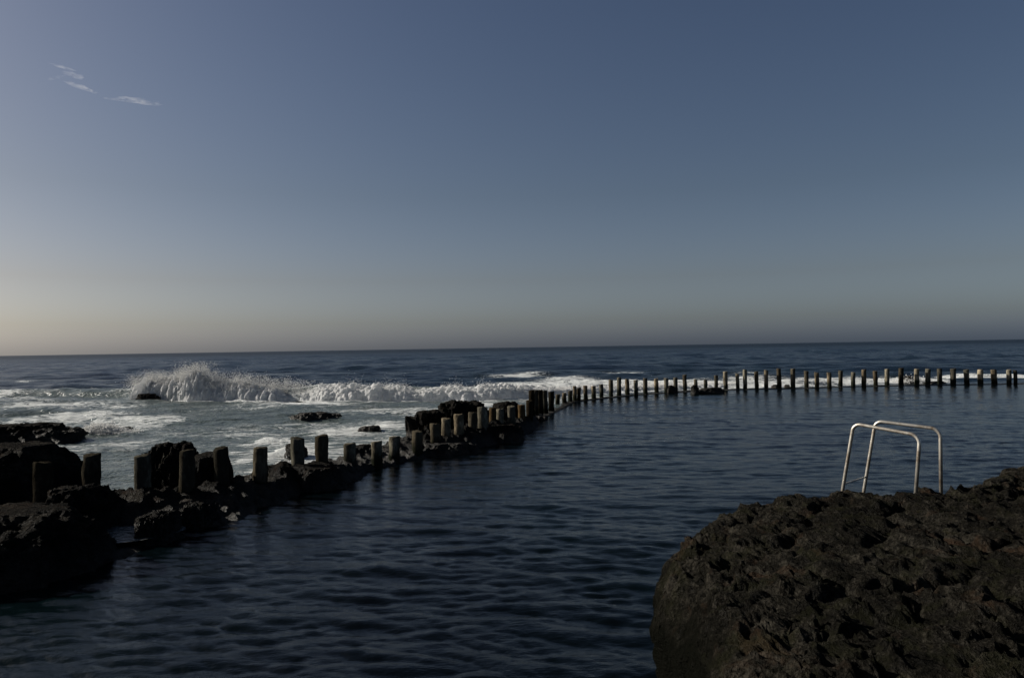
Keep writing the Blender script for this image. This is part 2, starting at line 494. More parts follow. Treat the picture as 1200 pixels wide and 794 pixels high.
nfar = len(far)
for i, (x, y, zb, zt, rad) in enumerate(posts):
    me = post_mesh(rad * 1.0, max(zt - zb, 0.3), i + 1)
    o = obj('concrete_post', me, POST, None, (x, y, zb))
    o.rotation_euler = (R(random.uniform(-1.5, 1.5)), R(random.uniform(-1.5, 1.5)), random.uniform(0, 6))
    q = np.interp(i, [0, 3, 8, 14, 26, 30], [0.35, 0.42, 0.7, 1.0, 0.75, 1.0]) * random.uniform(0.6, 1.45)  # near posts tinted darker, their backlit shade put into the colour
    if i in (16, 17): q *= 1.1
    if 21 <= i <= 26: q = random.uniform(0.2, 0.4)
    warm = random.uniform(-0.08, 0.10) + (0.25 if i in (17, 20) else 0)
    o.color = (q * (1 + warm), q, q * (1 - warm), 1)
    if i < len(near):
        tag(o, near_labels[i], 'post', 'concrete posts along the pool wall')
    else:
        k = i - len(near)
        if k < 22:
            lb = 'round weathered post in pool water, %s to the right of the tall black post cluster' % ORD[k + 1]
        else:
            lb = 'round weathered post in pool water, %s counted from the right edge of the photo' % ORD[nfar - k]
        tag(o, lb, 'post', 'concrete posts along the pool wall')

# ------------------------------------------------------------------ pool edge line
edge = [(p[0], p[1]) for p in posts]
# smooth monotone edge: sample, extend at both ends
E = [(-60.0, 6.0), (-24.0, 11.5), (-12.5, 14.6)] + edge[0:22:2] + [edge[22], edge[26]] + edge[29::4] + [(60, 66), (110, 74), (400, 120)]
E = np.array(E)


def seg_dist(P, A):
    """distance and side (positive on the pool side) from points P to polyline A"""
    best = np.full(len(P), 1e9); side = np.zeros(len(P))
    for a, b in zip(A[:-1], A[1:]):
        d = b - a; L = d @ d
        t = np.clip(((P - a) @ d) / L, 0, 1)
        q = P - (a + t[:, None] * d)
        dd = np.sqrt((q ** 2).sum(1))
        cr = d[0] * (P[:, 1] - a[1]) - d[1] * (P[:, 0] - a[0])
        m = dd < best - 1e-9
        best[m] = dd[m]; side[m] = -np.sign(cr[m])
    return best, side


# ------------------------------------------------------------------ waves
def spectrum_field(L, n, lmin, lmax, rms, wind, spread=2.0, seed=1, p=1.8):
    r = np.random.default_rng(seed)
    k1 = np.fft.fftfreq(n, L / n) * 2 * PI
    KX, KY = np.meshgrid(k1, k1, indexing='ij')
    K = np.sqrt(KX ** 2 + KY ** 2); K[0, 0] = 1e9
    lam = 2 * PI / K
    A = K ** (-p) * ((lam > lmin) & (lam < lmax))
    c = (KX * math.cos(wind) + KY * math.sin(wind)) / K
    A = A * (np.abs(c) ** spread + 0.04)
    ph = r.normal(size=(n, n)) + 1j * r.normal(size=(n, n))
    Hs = A * ph
    h = np.real(np.fft.ifft2(Hs))
    s = rms / h.std()
    dx = np.real(np.fft.ifft2(-1j * KX / K * Hs)) * s
    dy = np.real(np.fft.ifft2(-1j * KY / K * Hs)) * s
    return (h * s, dx, dy, L, n)


def sample(field, x, y):
    h, dx, dy, L, n = field
    u = (x / L * n) % n; v = (y / L * n) % n
    i = np.floor(u).astype(int) % n; j = np.floor(v).astype(int) % n
    fu = u - np.floor(u); fv = v - np.floor(v)
    i1 = (i + 1) % n; j1 = (j + 1) % n
    out = []
    for g in (h, dx, dy):
        out.append((g[i, j] * (1 - fu) + g[i1, j] * fu) * (1 - fv) + (g[i, j1] * (1 - fu) + g[i1, j1] * fu) * fv)
    return out


pool_bands = [(spectrum_field(19.0, 512, 0.26, 1.7, 0.0130, R(82), 4.5, 3, 1.35), 0.6, 1.3),
              (spectrum_field(9.0, 512, 0.11, 0.42, 0.0034, R(78), 2.2, 4, 1.3), 0.2, 0.9),
              (spectrum_field(61.0, 512, 1.7, 7.0, 0.014, R(100), 2.0, 5), 2.5, 0.6)]
sea_bands = [(spectrum_field(29.0, 512, 0.5, 2.5, 0.035, R(85), 1.5, 13), 0.9, 0.9),
             (spectrum_field(97.0, 512, 2.5, 9.0, 0.11, R(95), 2.0, 14), 4.0, 0.9),
             (spectrum_field(311.0, 512, 9.0, 30.0, 0.16, R(88), 3.0, 15), 14, 0.7),
             (spectrum_field(1400.0, 512, 30.0, 110.0, 0.20, R(86), 6.0, 16), 50, 0.4)]

# water sheet: rings that widen with distance so near ripples and far swell both have real shape
rr = [1.2]
while rr[-1] < 32000:
    r_ = rr[-1]
    k = 0.011 if r_ < 6 else (0.0055 if r_ < 140 else (0.012 if r_ < 600 else 0.06))
    rr.append(r_ * (1 + k))
rr = np.array(rr)
aa = np.concatenate([np.linspace(-100, -44, 60)[:-1], np.linspace(-44, 44, 1000), np.linspace(44, 100, 60)[1:]])
aa = np.radians(aa)
RRg, AAg = np.meshgrid(rr, aa, indexing='ij')
X = (RRg * np.sin(AAg)).ravel(); Y = (RRg * np.cos(AAg)).ravel(); RD = RRg.ravel()
spacing = RD * 0.006
nearm = RD < 420
P2 = np.stack([X, Y], 1)
dist = np.full(len(X), 500.0); side = np.full(len(X), -1.0)
dist[nearm], side[nearm] = seg_dist(P2[nearm], E)
fd, fs = seg_dist(P2[~nearm], E)
side[~nearm] = fs; dist[~nearm] = fd
inpool = side > 0

Z = np.zeros(len(X)); DX = np.zeros(len(X)); DY = np.zeros(len(X))
for (fl, lam, chop) in pool_bands:
    h, dx, dy = sample(fl, X[inpool], Y[inpool])
    w = 1 - sstep(lam * 0.35, lam * 0.9, spacing[inpool])
    w = w * (0.35 + 0.65 * sstep(0, 2.5, dist[inpool]))
    # gusty patches
    g = 0.75 + 0.9 * (fbm(np.stack([X[inpool] * .09, Y[inpool] * .06, X[inpool] * 0], 1), 2, 5) + 0.2)
    w = w * np.clip(g, 0.35, 1.5)
    Z[inpool] += h * w; DX[inpool] += dx * w * chop; DY[inpool] += dy * w * chop
sm = ~inpool
for (fl, lam, chop) in sea_bands:
    h, dx, dy = sample(fl, X[sm], Y[sm])
    w = (1 - sstep(lam * 0.35, lam * 0.9, spacing[sm])) * (1 - 0.93 * sstep(250, 1500, RD[sm]))
    w = w * (0.15 + 0.85 * sstep(0, 14.0, dist[sm])) * (1 if lam < 3 else (0.35 + 0.65 * sstep(40, 75, RD[sm])))
    Z[sm] += h * w; DX[sm] += dx * w * chop; DY[sm] += dy * w * chop

# the breaking swell: crest line in world metres with its height
crest_px = [(-60, 469, 0.9), (60, 469, 1.1), (140, 470, 1.1), (165, 471, .8), (200, 471, 0.9), (232, 471, 1.0), (262, 471, 1.0), (300, 470.5, 1.0), (340, 470, 1.0), (370, 470, 1.25), (400, 470, 1.25),
            (450, 469.5, 1.2), (500, 468.5, 1.1), (550, 467.5, 1.05), (600, 465.5, 1.0), (640, 464, 0.9), (700, 459, 0.7), (780, 455, 0.5), (900, 450, 0.4)]
CR = np.array([list(ground(x, y)[:2]) for x, y, _ in crest_px]); CH = np.array([h for _, _, h in crest_px])
CPX = np.array([x for x, _, _ in crest_px])
CR[:, 1] += 1.2


def crest_at(x):
    return np.interp(x, CR[:, 0], CR[:, 1]), np.interp(x, CR[:, 0], CH)


cy, ch = crest_at(X)
dyc = Y - cy
fade = sstep(CR[0, 0] - 25, CR[0, 0], X) * (1 - sstep(CR[-1, 0], CR[-1, 0] + 15, X))
wob = fbm(np.stack([X * 0.12, Y * 0.05, X * 0], 1), 3, 21)
ridge = np.where(dyc < 0, np.exp(-(dyc / 1.5) ** 2), np.exp(-(dyc / 4.5) ** 2))
Z[sm] += (ridge * ch * fade * (0.85 + .5 * wob))[sm]
# second and third swell lines further out
for (off, hh, wd) in ((24, 0.5, 4.0), (55, 0.45, 6), (95, 0.5, 9)):
    ww = fbm(np.stack([X * 0.035, Y * 0.0 + off, X * 0], 1), 3, 31)
    Z[sm] += (np.exp(-((Y - 58 - off - X * 0.06 - ww * 14) / wd) ** 2) * hh * (0.6 + 1.2 * ww))[sm]
Z[sm] += 0.02

# foam coverage
foam = np.zeros(len(X)); aer = np.zeros(len(X))
PXs, PYs = [], []


def blob(px, py, hw, hh, amt, ang=0.0):
    """patch of foam on the water, centred where photo pixel px,py meets the sea"""
    global foam
    c = ground(px, py); e = ground(px + hw, py); f_ = ground(px, py - hh); g_ = ground(px, py + hh)
    sx = abs(e[0] - c[0]); sy = abs(f_[1] - g_[1]) / 2
    q = ((X - c[0]) / sx) ** 2 + ((Y - c[1]) / sy) ** 2
    foam = np.maximum(foam, amt * np.exp(-q * 1.0))


nf = fbm(np.stack([X * 0.10, Y * 0.16, X * 0], 1), 4, 41)
surf = sstep(0, 3, cy - Y + 1) * fade                      # inshore of the breaker
zone = np.where((Y < cy + 1) & (X < 8), 1.0, 0.0) * sstep(-70, -50, X)
foam = np.maximum(foam, zone * (0.30 + 0.55 * nf))
# just in front of the breaker and at its foot
foam = np.maximum(foam, np.exp(-((Y - cy + 2.4) / 1.8) ** 2) * 0.75 * sstep(-27, -24, X) * fade)
for b_ in [(135, 500, 60, 9, 0.75), (95, 489, 45, 4, 0.7), (60, 478, 60, 2.2, 0.72), (180, 492, 60, 6, 0.55), (30, 492, 30, 5, .6),
           (335, 532, 26, 10, 0.95), (400, 506, 60, 9, 0.62), (450, 500, 45, 8, 0.65), (560, 476, 22, 5, 0.8), (330, 516, 50, 6, .6), (150, 520, 60, 8, .5),
           (610, 441, 45, 1.6, 0.56), (665, 444, 50, 2.2, 0.72), (25, 449, 30, 1.0, 0.5), (640, 452, 60, 6, 0.8),
           (700, 450, 60, 6, .86), (760, 450, 60, 6, .88), (830, 448, 60, 6, .84), (900, 446.5, 60, 5.5, 0.82), (970, 445.5, 55, 4.8, 0.84),
           (1035, 444.5, 45, 4.2, 0.9), (1075, 443.5, 25, 4, 0.9), (1130, 440.5, 45, 1.6, 0.72), (1190, 440, 40, 1.8, 0.8), (880, 437, 30, .8, .5), (730, 438, 50, .8, .6)]:
    blob(*b_)
foam = foam * (0.76 + 0.95 * np.clip(nf + 0.3, 0, 1))
nf2 = fbm(np.stack([X * 0.30, Y * 0.75, X * 0], 1), 5, 43, gain=.65)
foam = foam * np.clip(0.92 + 1.1 * nf2, 0.3, 1.5)
aer = np.clip(zone * 0.75 + foam * 0.5, 0, 1) * (1 - sstep(0, 3, Y - cy))
aer = np.maximum(aer, np.clip(foam * 0.6, 0, 1))
foam[Z < -10] = 0
# whitewater is bumpy
lump = fbm(np.stack([X * 0.9, Y * 0.9, X * 0], 1), 4, 47)
Z[sm] += (np.clip(foam - 0.35, 0, 1) * (0.16 + 0.55 * lump) * (RD < 90))[sm]
# keep open water clear of the wall top
XX = X + DX; YY = Y + DY
V = np.stack([XX, YY, Z], 1)
F = grid_faces(len(rr), len(aa))[:, ::-1]
fp = inpool[F].sum(1)
for name, sel, mat, lab in (('pool_water', fp >= 2, POOLW, 'calm dark blue sea water inside the natural pool'), ('sea', fp < 2, SEAW, 'open blue sea with foam and breaking surf')):
    Fs = F[sel]
    used, inv = np.unique(Fs, return_inverse=True)
    me = np_mesh(name, V[used], inv.reshape(-1, 4))
    if name == 'sea':
        for an, arr in (('foam', foam), ('aerated', aer)):
            a_ = me.attributes.new(an, 'FLOAT', 'POINT'); a_.data.foreach_set('value', arr[used].astype(np.float32))
    tag(obj(name, me, mat), lab, kind='structure')

# low wall the posts stand on, awash
def wall():
    pts = []
    for a, b in zip(E[11:-1], E[12:]):
        L = np.linalg.norm(b - a); n = max(2, int(L / 0.3)) if L < 40 else int(L / 3)
        for i in range(n): pts.append(a + (b - a) * i / n)
    pts = np.array(pts); T = np.gradient(pts, axis=0); T /= np.linalg.norm(T, axis=1)[:, None]
    Nn = np.stack([-T[:, 1], T[:, 0]], 1)
    prof = [(-0.42, -1.2), (-0.40, -0.05), (-0.33, 0.03), (-0.1, 0.05), (0.1, 0.05), (0.33, 0.04), (0.42, -0.02), (0.44, -1.2)]
    V = []
    for i in range(len(pts)):
        for (o_, z) in prof: V.append((pts[i, 0] + Nn[i, 0] * o_, pts[i, 1] + Nn[i, 1] * o_, z))
    V = np.array(V)
    n = fbm(V * 1.3, 4, 61)
    V[:, 2] += n * 0.10; V[:, 0] += n * 0.05
    return np_mesh('pool_wall', V, grid_faces(len(pts), len(prof))[:, ::-1])


tag(obj('pool_wall', wall(), ROCK_LEDGE), 'low dark wall just awash that carries the far row of posts', 'wall')

# ------------------------------------------------------------------ breaking wave and spray
def droplets(P, size):
    """small irregular tetrahedral drops at P"""
    n = len(P)
    base = np.array([(1, 1, 1), (-1, -1, 1), (-1, 1, -1), (1, -1, -1)], float)
    rot = rng.normal(size=(n, 4)); rot /= np.linalg.norm(rot, axis=1)[:, None]
    w, x, y, z = rot.T
    M = np.stack([1 - 2 * (y * y + z * z), 2 * (x * y - z * w), 2 * (x * z + y * w), 2 * (x * y + z * w), 1 - 2 * (x * x + z * z), 2 * (y * z - x * w), 2 * (x * z - y * w), 2 * (y * z + x * w), 1 - 2 * (x * x + y * y)], 1).reshape(n, 3, 3)
    V = np.einsum('nij,kj->nki', M, base) * size[:, None, None] * 0.6 + P[:, None, :]
    F = np.array([(0, 1, 2), (0, 3, 1), (0, 2, 3), (1, 3, 2)])
    F = (F[None] + np.arange(n)[:, None, None] * 4).reshape(-1, 3)
    return V.reshape(-1, 3), F


def roll_mesh(x0, x1, hfun, thick, seed, amp=0.3, streak=1.0):
    """tumbling foam body that follows the crest between world x0 and x1"""
    ns = int((x1 - x0) / 0.05); nv = 84
    s = np.linspace(x0, x1, ns); t = np.linspace(0, PI, nv)
    S, T = np.meshgrid(s, t, indexing='ij'); S = S.ravel(); T = T.ravel()
    cyy, _ = crest_at(S)
    end = sstep(x0, x0 + 0.5, S) * (1 - sstep(x1 - 2.0, x1, S))
    hh = hfun(S) * end + 0.02
    wv = fbm(np.stack([S * 0.3, S * 0, S * 0 + seed], 1), 3, 5) * 1.5
    yy = cyy - 1.2 + wv - np.cos(T) * thick * (0.7 + .3 * end) + 0.25 * np.sin(T) * 0
    zz = -0.15 + np.sin(T) ** 0.75 * hh
    P = np.stack([S, yy, zz], 1)
    Q = P * np.array([1.0, 1.0, 0.9 * streak]) + seed
    f1, f21 = worley(Q * 2.4, seed)
    f1b, _ = worley(Q * 6.0, seed + 1)
    rag = fbm(Q * np.array([3.0, 3.0, 1.6]), 5, seed + 2, ridged=True, gain=.62)
    d = (0.55 - f1) * amp * 0.9 + (0.5 - f1b) * amp * 0.25 + rag * amp * 0.55 + fbm(Q * 0.6, 3, seed) * amp * 1.6
    d *= (0.25 + end * 0.75)
    P[:, 1] += -np.cos(T) * d * 1.1
    P[:, 2] += np.sin(T) * d * (0.4 + 0.6 * np.clip(hh, 0, 1.2))
    return np_mesh('foam_roll', P, grid_faces(ns, nv))


def px_x(px):
    return float(np.interp(px, CPX, CR[:, 0]))


prof_px = [(150, .1), (170, .5), (200, 1.0), (230, 1.2), (262, 1.0), (300, 1.0), (345, 0.8), (362, 1.0), (378, 1.5), (400, 1.6), (430, 1.35), (460, 1.3), (500, 1.1), (540, 1.15), (580, 1.1), (615, 1.1), (640, 0.9), (680, 0.7), (730, 0.6), (800, 0.5), (870, 0.35)]
PXW = np.array([px_x(p) for p, _ in prof_px]); PH = np.array([h for _, h in prof_px])
hf = lambda s: np.interp(s, PXW, PH) * (0.86 + fbm(np.stack([s * 0.35, s * 0, s * 0 + 4], 1), 4, 93, gain=.6) * 0.9)

# rolling white wave (right stretch)
xa, xb = px_x(352), px_x(860)
wave = bpy.data.objects.new('breaking_wave', None); C.objects.link(wave)
wave.location = (px_x(500), float(crest_at(px_x(500))[0]), 0)
tag(wave, 'long rolling white breaker with cauliflower foam behind the lone sea rocks', 'wave')
bpy.context.view_layer.update()
def shift(me, loc):
    co = np.empty(len(me.vertices) * 3, np.float32); me.vertices.foreach_get('co', co)
    co = co.reshape(-1, 3) - np.array(loc, np.float32); me.vertices.foreach_set('co', co.ravel()); me.update(); return me
obj('foam_roll', shift(roll_mesh(xa, xb, hf, 1.5, 3, 0.32, 0.85), wave.location), FOAM, wave)
n = 22000
s = rng.uniform(xa, xb, n); cyy, _ = crest_at(s); hh = hf(s)
tuft = np.clip(fbm(np.stack([s * 0.55, s * 0, s * 0], 1), 4, 77) * 2.2 + 0.45, 0.05, 1.4)
u = rng.exponential(0.22, n)
P = np.stack([s + rng.normal(0, .1, n), cyy - 1.2 + rng.normal(0, 0.9, n), hh * (0.75 + tuft * u)], 1)
Vd, Fd = droplets(P, rng.uniform(0.012, 0.04, n) * (1 - 0.4 * np.clip(u, 0, 1)))
obj('spray', shift(np_mesh('spray', Vd, Fd, False), wave.location), SPRAY, wave)

# bursting splash (left stretch)
spl = bpy.data.objects.new('wave_splash', None); C.objects.link(spl)
spl.location = (px_x(235), float(crest_at(px_x(235))[0]), 0)
tag(spl, 'tall white burst of spray where the wave hits a small rock', 'wave')
bpy.context.view_layer.update()
cpx = [(158, 0.9), (166, 1.7), (176, 2.0), (190, 2.0), (204, 2.05), (216, 2.1), (223, 2.55), (230, 2.35), (236, 2.45), (243, 1.8), (256, 1.5), (270, 1.5), (282, 1.75), (296, 1.5), (315, 1.3), (340, 1.0), (356, .7)]
CW = np.array([px_x(p) for p, _ in cpx]); CHH = np.array([h for _, h in cpx])


def core_h(q):
    j = fbm(np.stack([q * 2.6, q * 0, q * 0], 1), 5, 91, gain=.65) * 0.8
    return np.interp(q, CW, CHH) * (0.92 + j)


obj('foam_roll', shift(roll_mesh(px_x(160), px_x(356), core_h, 1.3, 8, 0.34, 0.55), spl.location), FOAM, spl)
plumes = [  # px, top px y, half width px, count, lean, density
    (168, 441, 7, 9000), (178, 437, 8, 12000), (190, 438, 9, 12000), (203, 438, 9, 12000), (215, 434, 8, 12000), (224, 427, 8, 17000), (233, 427, 9, 16000), (246, 433, 10, 9000),
    (258, 440, 10, 8000), (272, 440, 9, 7500), (282, 437, 8, 7500), (296, 440, 11, 8000), (315, 443, 11, 6500), (335, 445, 12, 6500), (352, 447, 9, 3500)]
allP, allS = [], []
for (px, ty, hw, cnt) in plumes:
    cx = px_x(px); cyc = float(crest_at(cx)[0]) - 1.2
    topz = at(px, ty, cyc)[2]
    wx = hw * cyc / FPX
    # filaments thrown upward from a few roots
    nj = 26; cnt = int(cnt * 0.30)
    root = rng.normal(0, wx * 0.75, nj); jh = topz * rng.uniform(0.6, 1.12, nj); lean = rng.normal(0, 0.22, nj); depth = rng.normal(0.5, .5, nj)
    w_ = rng.uniform(0.05, 0.26, nj)
    j = rng.integers(0, nj, cnt)
    t = rng.beta(4.0, 1.3, cnt)
    sp_ = w_[j] * (0.5 + 1.1 * t)
    x = cx + root[j] + lean[j] * t * jh[j] + rng.normal(0, 1, cnt) * sp_
    y = cyc + depth[j] - 0.3 * t + rng.normal(0, 1, cnt) * (sp_ + .15)
    z = jh[j] * t + rng.normal(0, 1, cnt) * 0.10
    allP.append(np.stack([x, y, z], 1)); allS.append(rng.uniform(0.010, 0.055, cnt) * (1.15 - 0.6 * t))
P = np.concatenate(allP); S_ = np.concatenate(allS); ok = P[:, 2] > -0.05
Vd, Fd = droplets(P[ok], S_[ok])
obj('spray', shift(np_mesh('spray', Vd, Fd, True), spl.location), SPRAY, spl)

# little white bursts at the wall, far right, and on the near reef
def burst(px, py, Y, wpx, hpx, cnt, label):
    b = at(px, py, Y); w = wpx * Y / FPX; h = hpx * Y / FPX
    P = np.stack([rng.normal(0, w / 2, cnt), rng.normal(0, w * .3, cnt), np.abs(rng.normal(0, 0.45, cnt)) * h], 1)
    P[:, 2] *= np.exp(-(P[:, 0] / w) ** 2)
    Vd, Fd = droplets(P, rng.uniform(0.01, 0.03, cnt) * (1 + Y / 50))
    tag(obj('wave_splash', np_mesh('wave_splash', Vd, Fd, False), SPRAY, None, (b[0], b[1], 0)), label, 'wave')


burst(1067, 446, 68, 18, 7, 1500, 'low white splash bursting behind the posts near the right')
burst(333, 543, 22.5, 18, 14, 9000, 'white splash of surf against the reef beside the raised pair of posts')
burst(118, 500, 36, 26, 9, 9000, 'white wash breaking at the tip of the far left reef rocks')
burst(552, 478, 45, 18, 4, 5000, 'white surf line breaking behind the jagged rock pile')
burst(502, 448, 58, 5, 7, 900, 'small spray jet spiking above the long breaker')

# ------------------------------------------------------------------ rocks
def rock_mesh(name, size, seed, sub=5, rough=0.3, flat=1.0, jag=0.14):
    v, f = ICO[sub]
    v = v.copy()
    s = np.array(size)
    base = v * s
    sc = 1.0 / max(0.25, (s[0] + s[1]) / 2)
    q = v + seed * 1.37
    d = fbm(q * 1.3, 3, seed) * rough * 1.6
    f1, f21 = worley(q * 1.7, seed)
    d += (0.5 - f1) * rough
    d += fbm(q * 4.2, 4, seed + 3, ridged=True) * jag
    f1, f21 = worley(q * 6.0, seed + 5); d += (0.4 - f1) * jag * 0.7
    d += fbm(q * 11, 4, seed + 7, ridged=True, gain=.65) * jag * 0.5
    P = base * (1 + d)[:, None]
    P[:, 2] += s[2] * fbm(q * 2.6 + 4, 4, seed + 11, ridged=True, gain=.6) * rough * 1.1 * (v[:, 2] > -0.2) * (flat > .9)
    t = P[:, 2] / s[2]
    P[:, 2] = np.where(t > flat, (flat + (t - flat) * 0.25) * s[2], P[:, 2])
    return np_mesh(name, P, f)


def rock(px, py, Y, wpx, hpx, dep, seed, label, mat=None, sub=5, rough=0.3, flat=1.0, name='lava_rock', cat='rock', group=None, sink=0.0, jag=.14, base_py=None):
    """rock whose top centre shows at px,py ; wpx wide, rising hpx above its base"""
    c = at(px, py + hpx, Y)
    w = wpx * Y / FPX / 2; h = hpx * Y / FPX
    o = obj(name, rock_mesh(name, (w, dep / 2, h * 1.05 + sink), seed, sub, rough, flat, jag), mat or ROCK_L, None, (c[0], c[1], c[2] - sink))
    o.rotation_euler = (0, 0, 0)
    return tag(o, label, cat, group)


# reef under and behind the near posts, as ground
def reef():
    st = 0.055
    xs = np.arange(-24, 2.5, st); ys = np.arange(10.5, 40.5, st)
    GX, GY = np.meshgrid(xs, ys, indexing='ij')
    x = GX.ravel(); y = GY.ravel()
    # only keep the band near the post line
    d, sd = seg_dist(np.stack([x, y], 1), E)
    sgn = d * sd                                   # + pool side
    nz = fbm(np.stack([x * 0.35, y * 0.35, x * 0], 1), 4, 81)
    wpool = np.interp(y, [10, 14, 16.5, 18, 20, 21.5, 22.5, 23.3, 25, 27, 29, 32, 36, 40], [3.2, 2.4, 2.0, 1.4, .9, 1.1, .7, 0.2, 0.3, .7, 1.0, .9, .6, .25])
    wsea = np.interp(y, [10, 14, 17, 19, 20.5, 22, 24, 26.5, 30, 34, 37, 40], [9, 6, 4.2, 2.6, 1.6, 2.2, 2.6, 3.2, 3.2, 2.2, 1.0, .4])
    wpool = wpool * (1 + 0.9 * nz); wsea = wsea * (1 + 0.9 * nz)
    tt = np.where(sgn > 0, sgn / wpool, -sgn / wsea)
    prof = 1 - np.clip(tt, 0, 2.2) ** 1.7
    hc = np.interp(y, [10, 14, 15.5, 16.5, 17.5, 18.5, 19.5, 20.7, 21.8, 22.7, 23.5, 24.5, 26, 27.5, 28.5, 30, 31.5, 33, 36, 40],
                   [0.3, 0.3, 0.4, .55, .45, .4, .35, .55, .35, .2, 0.05, 0.15, .1, .35, .5, .45, .55, .4, .25, .1])
    h = np.maximum(prof, -1.2) * (hc + 0.25) - 0.2
    # rugged lava
    Q = np.stack([x, y, x * 0], 1)
    f1, f21 = worley(Q * 0.9, 5); f1b, _ = worley(Q * 2.6, 6)
    h = h + (0.5 - f1) * 0.45 * np.clip(hc + .3, 0, 1) + (0.45 - f1b) * 0.28 + fbm(Q * 1.6, 6, 9, ridged=True, gain=.62) * 0.26
    # carved tide pool seen between the foreground rocks
    tp = ground(138, 624, 0.16)
    q = ((x - tp[0]) / 1.0) ** 2 + ((y - tp[1]) / 1.0) ** 2
    h = h * (1 - np.exp(-q * 1.1)) + (-0.15) * np.exp(-q * 1.1)
    q = ((x - tp[0] - 0.5) / 0.8) ** 2 + ((y - tp[1] + 1.1) / 0.9) ** 2
    h = h * (1 - np.exp(-q * 1.1)) + 0.08 * np.exp(-q * 1.1)
    P = np.stack([x, y, h], 1)
    P[:, 0] += fbm(Q * 3.0 + 9, 3, 12) * 0.16; P[:, 1] += fbm(Q * 3.0 + 19, 3, 13) * 0.16
    P[:, 2] += fbm(Q * 9, 3, 15) * 0.07
    F = grid_faces(len(xs), len(ys))[:, ::-1]
    keep = (h[F].max(1) > -0.35)
    # drop cells the sea would fully hide
    F = F[keep[:]]
    used, inv = np.unique(F, return_inverse=True)
    return np_mesh('rocky_reef', P[used], inv.reshape(-1, 4))


tag(obj('rocky_reef', reef(), ROCK_L), 'jagged black lava reef under the near posts', kind='structure')

# tide pool
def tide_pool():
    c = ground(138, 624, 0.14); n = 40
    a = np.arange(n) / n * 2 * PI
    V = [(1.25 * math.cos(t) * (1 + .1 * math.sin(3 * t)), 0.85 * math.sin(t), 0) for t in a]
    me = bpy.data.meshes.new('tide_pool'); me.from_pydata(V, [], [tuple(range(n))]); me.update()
    m, nt = new_mat('still_water_sky_grey'); p = nt.nodes.new('ShaderNodeBsdfPrincipled'); p.inputs['Base Color'].default_value = (0.10, 0.105, 0.105, 1); p.inputs['Roughness'].default_value = 0.08; p.inputs['IOR'].default_value = 1.333  # grey base colour paints in the bright sky it would reflect
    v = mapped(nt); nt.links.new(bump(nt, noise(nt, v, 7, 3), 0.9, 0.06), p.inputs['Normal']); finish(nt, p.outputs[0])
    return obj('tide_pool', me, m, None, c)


tag(tide_pool(), 'small still puddle with sky reflection painted in grey among black rocks', kind='structure')

G = None
rock(10, 603, 13.2, 212, 72, 3.4, 3, 'large black rock mass in the left foreground at the pool edge', sub=6, rough=.16, sink=.2, jag=.09, name='lava_boulder')
rock(12, 525, 17.6, 190, 62, 4.0, 14, 'smooth black mound behind the leftmost post', sub=6, rough=.12, sink=.6, jag=.06, name='lava_boulder')
rock(8, 500, 32.5, 150, 24, 4.6, 22, 'low bumpy reef rock at the far left reaching into the surf', sub=6, jag=.22, rough=.25, sink=.6, name='lava_rock')
rock(92, 574, 15.4, 70, 34, 1.6, 31, 'rough knobbly rock in front of the second post from left', rough=.35, sink=.3)
rock(186, 603, 15.2, 42, 24, 1.0, 37, 'jagged rock right of the small tide pool', rough=.4, sink=.2, jag=.2)
rock(232, 591, 16.3, 38, 18, 0.9, 41, 'small jagged rock at the pool edge below the flat-topped rock', rough=.4, sink=.2, jag=.2)
rock(200, 524, 19.2, 66, 44, 1.8, 44, 'lumpy sunlit topped rock behind the third and fourth posts', rough=.35, sink=.3, sub=6, jag=.16)
rock(246, 523, 18.9, 52, 44, 1.4, 48, 'flat-topped black rock between the fourth and fifth posts', rough=.10, sink=.3, flat=.8, jag=.05)
rock(362, 548, 20.6, 90, 30, 1.6, 52, 'black boulder below the raised pair of posts at the pool edge', rough=.3, sink=.3)
rock(424, 524, 26.0, 44, 20, 1.6, 58, 'low dark rock behind the pale short post', rough=.35, sink=.3)
rock(369, 486, 40.5, 60, 15, 1.6, 61, 'black rock standing alone in the surf, the largest out there', rough=.45, sink=.35, jag=.25, mat=ROCK_L)
rock(433, 500, 34.5, 28, 8, 0.9, 67, 'small black rock awash right of the large surf rock', rough=.4, sink=.3, jag=.2)
rock(350, 471, 52, 24, 5, 1.2, 71, 'tiny dark rock awash just in front of the breaker', rough=.4, sink=.3)
rock(346, 521, 26, 26, 9, 0.9, 73, 'small dark rock in foam behind the raised pair of posts', rough=.4, sink=.3)
rock(172, 462, 56.0, 27, 9, 1.6, 79, 'brown rock at the foot of the tall spray burst', rough=.3, sink=.4)
rock(148, 501, 37, 16, 4, .7, 83, 'tiny rock awash right of the far left reef rocks', rough=.4, sink=.25)
rock(126, 500, 38, 14, 4, .7, 85, 'tiny rock awash at the tip of the far left reef rocks', rough=.4, sink=.25)
rock(388, 465.5, 54.0, 14, 3, .8, 89, 'tiny dark rock under the left end of the long breaker', rough=.4, sink=.25)
rock(502, 484, 31.2, 44, 26, 1.6, 91, 'rough black rock at the left end of the jagged rock pile', rough=.4, sink=.3, jag=.22)
rock(534, 474, 32.2, 44, 32, 1.8, 95, 'peaked black rock on top of the jagged rock pile', rough=.4, sink=.3, jag=.22)
rock(556, 474, 33.2, 34, 30, 1.6, 99, 'knobbly black rock behind the slim pale post on the rock pile', rough=.4, sink=.3, jag=.22)
rock(594, 474, 35.2, 34, 22, 1.6, 103, 'rounded black rock behind the third post right of the thickest', rough=.35, sink=.3, jag=.2)
rock(585, 500, 30.0, 60, 24, 1.4, 107, 'black boulder at the pool edge below the slim posts', rough=.35, sink=.3)
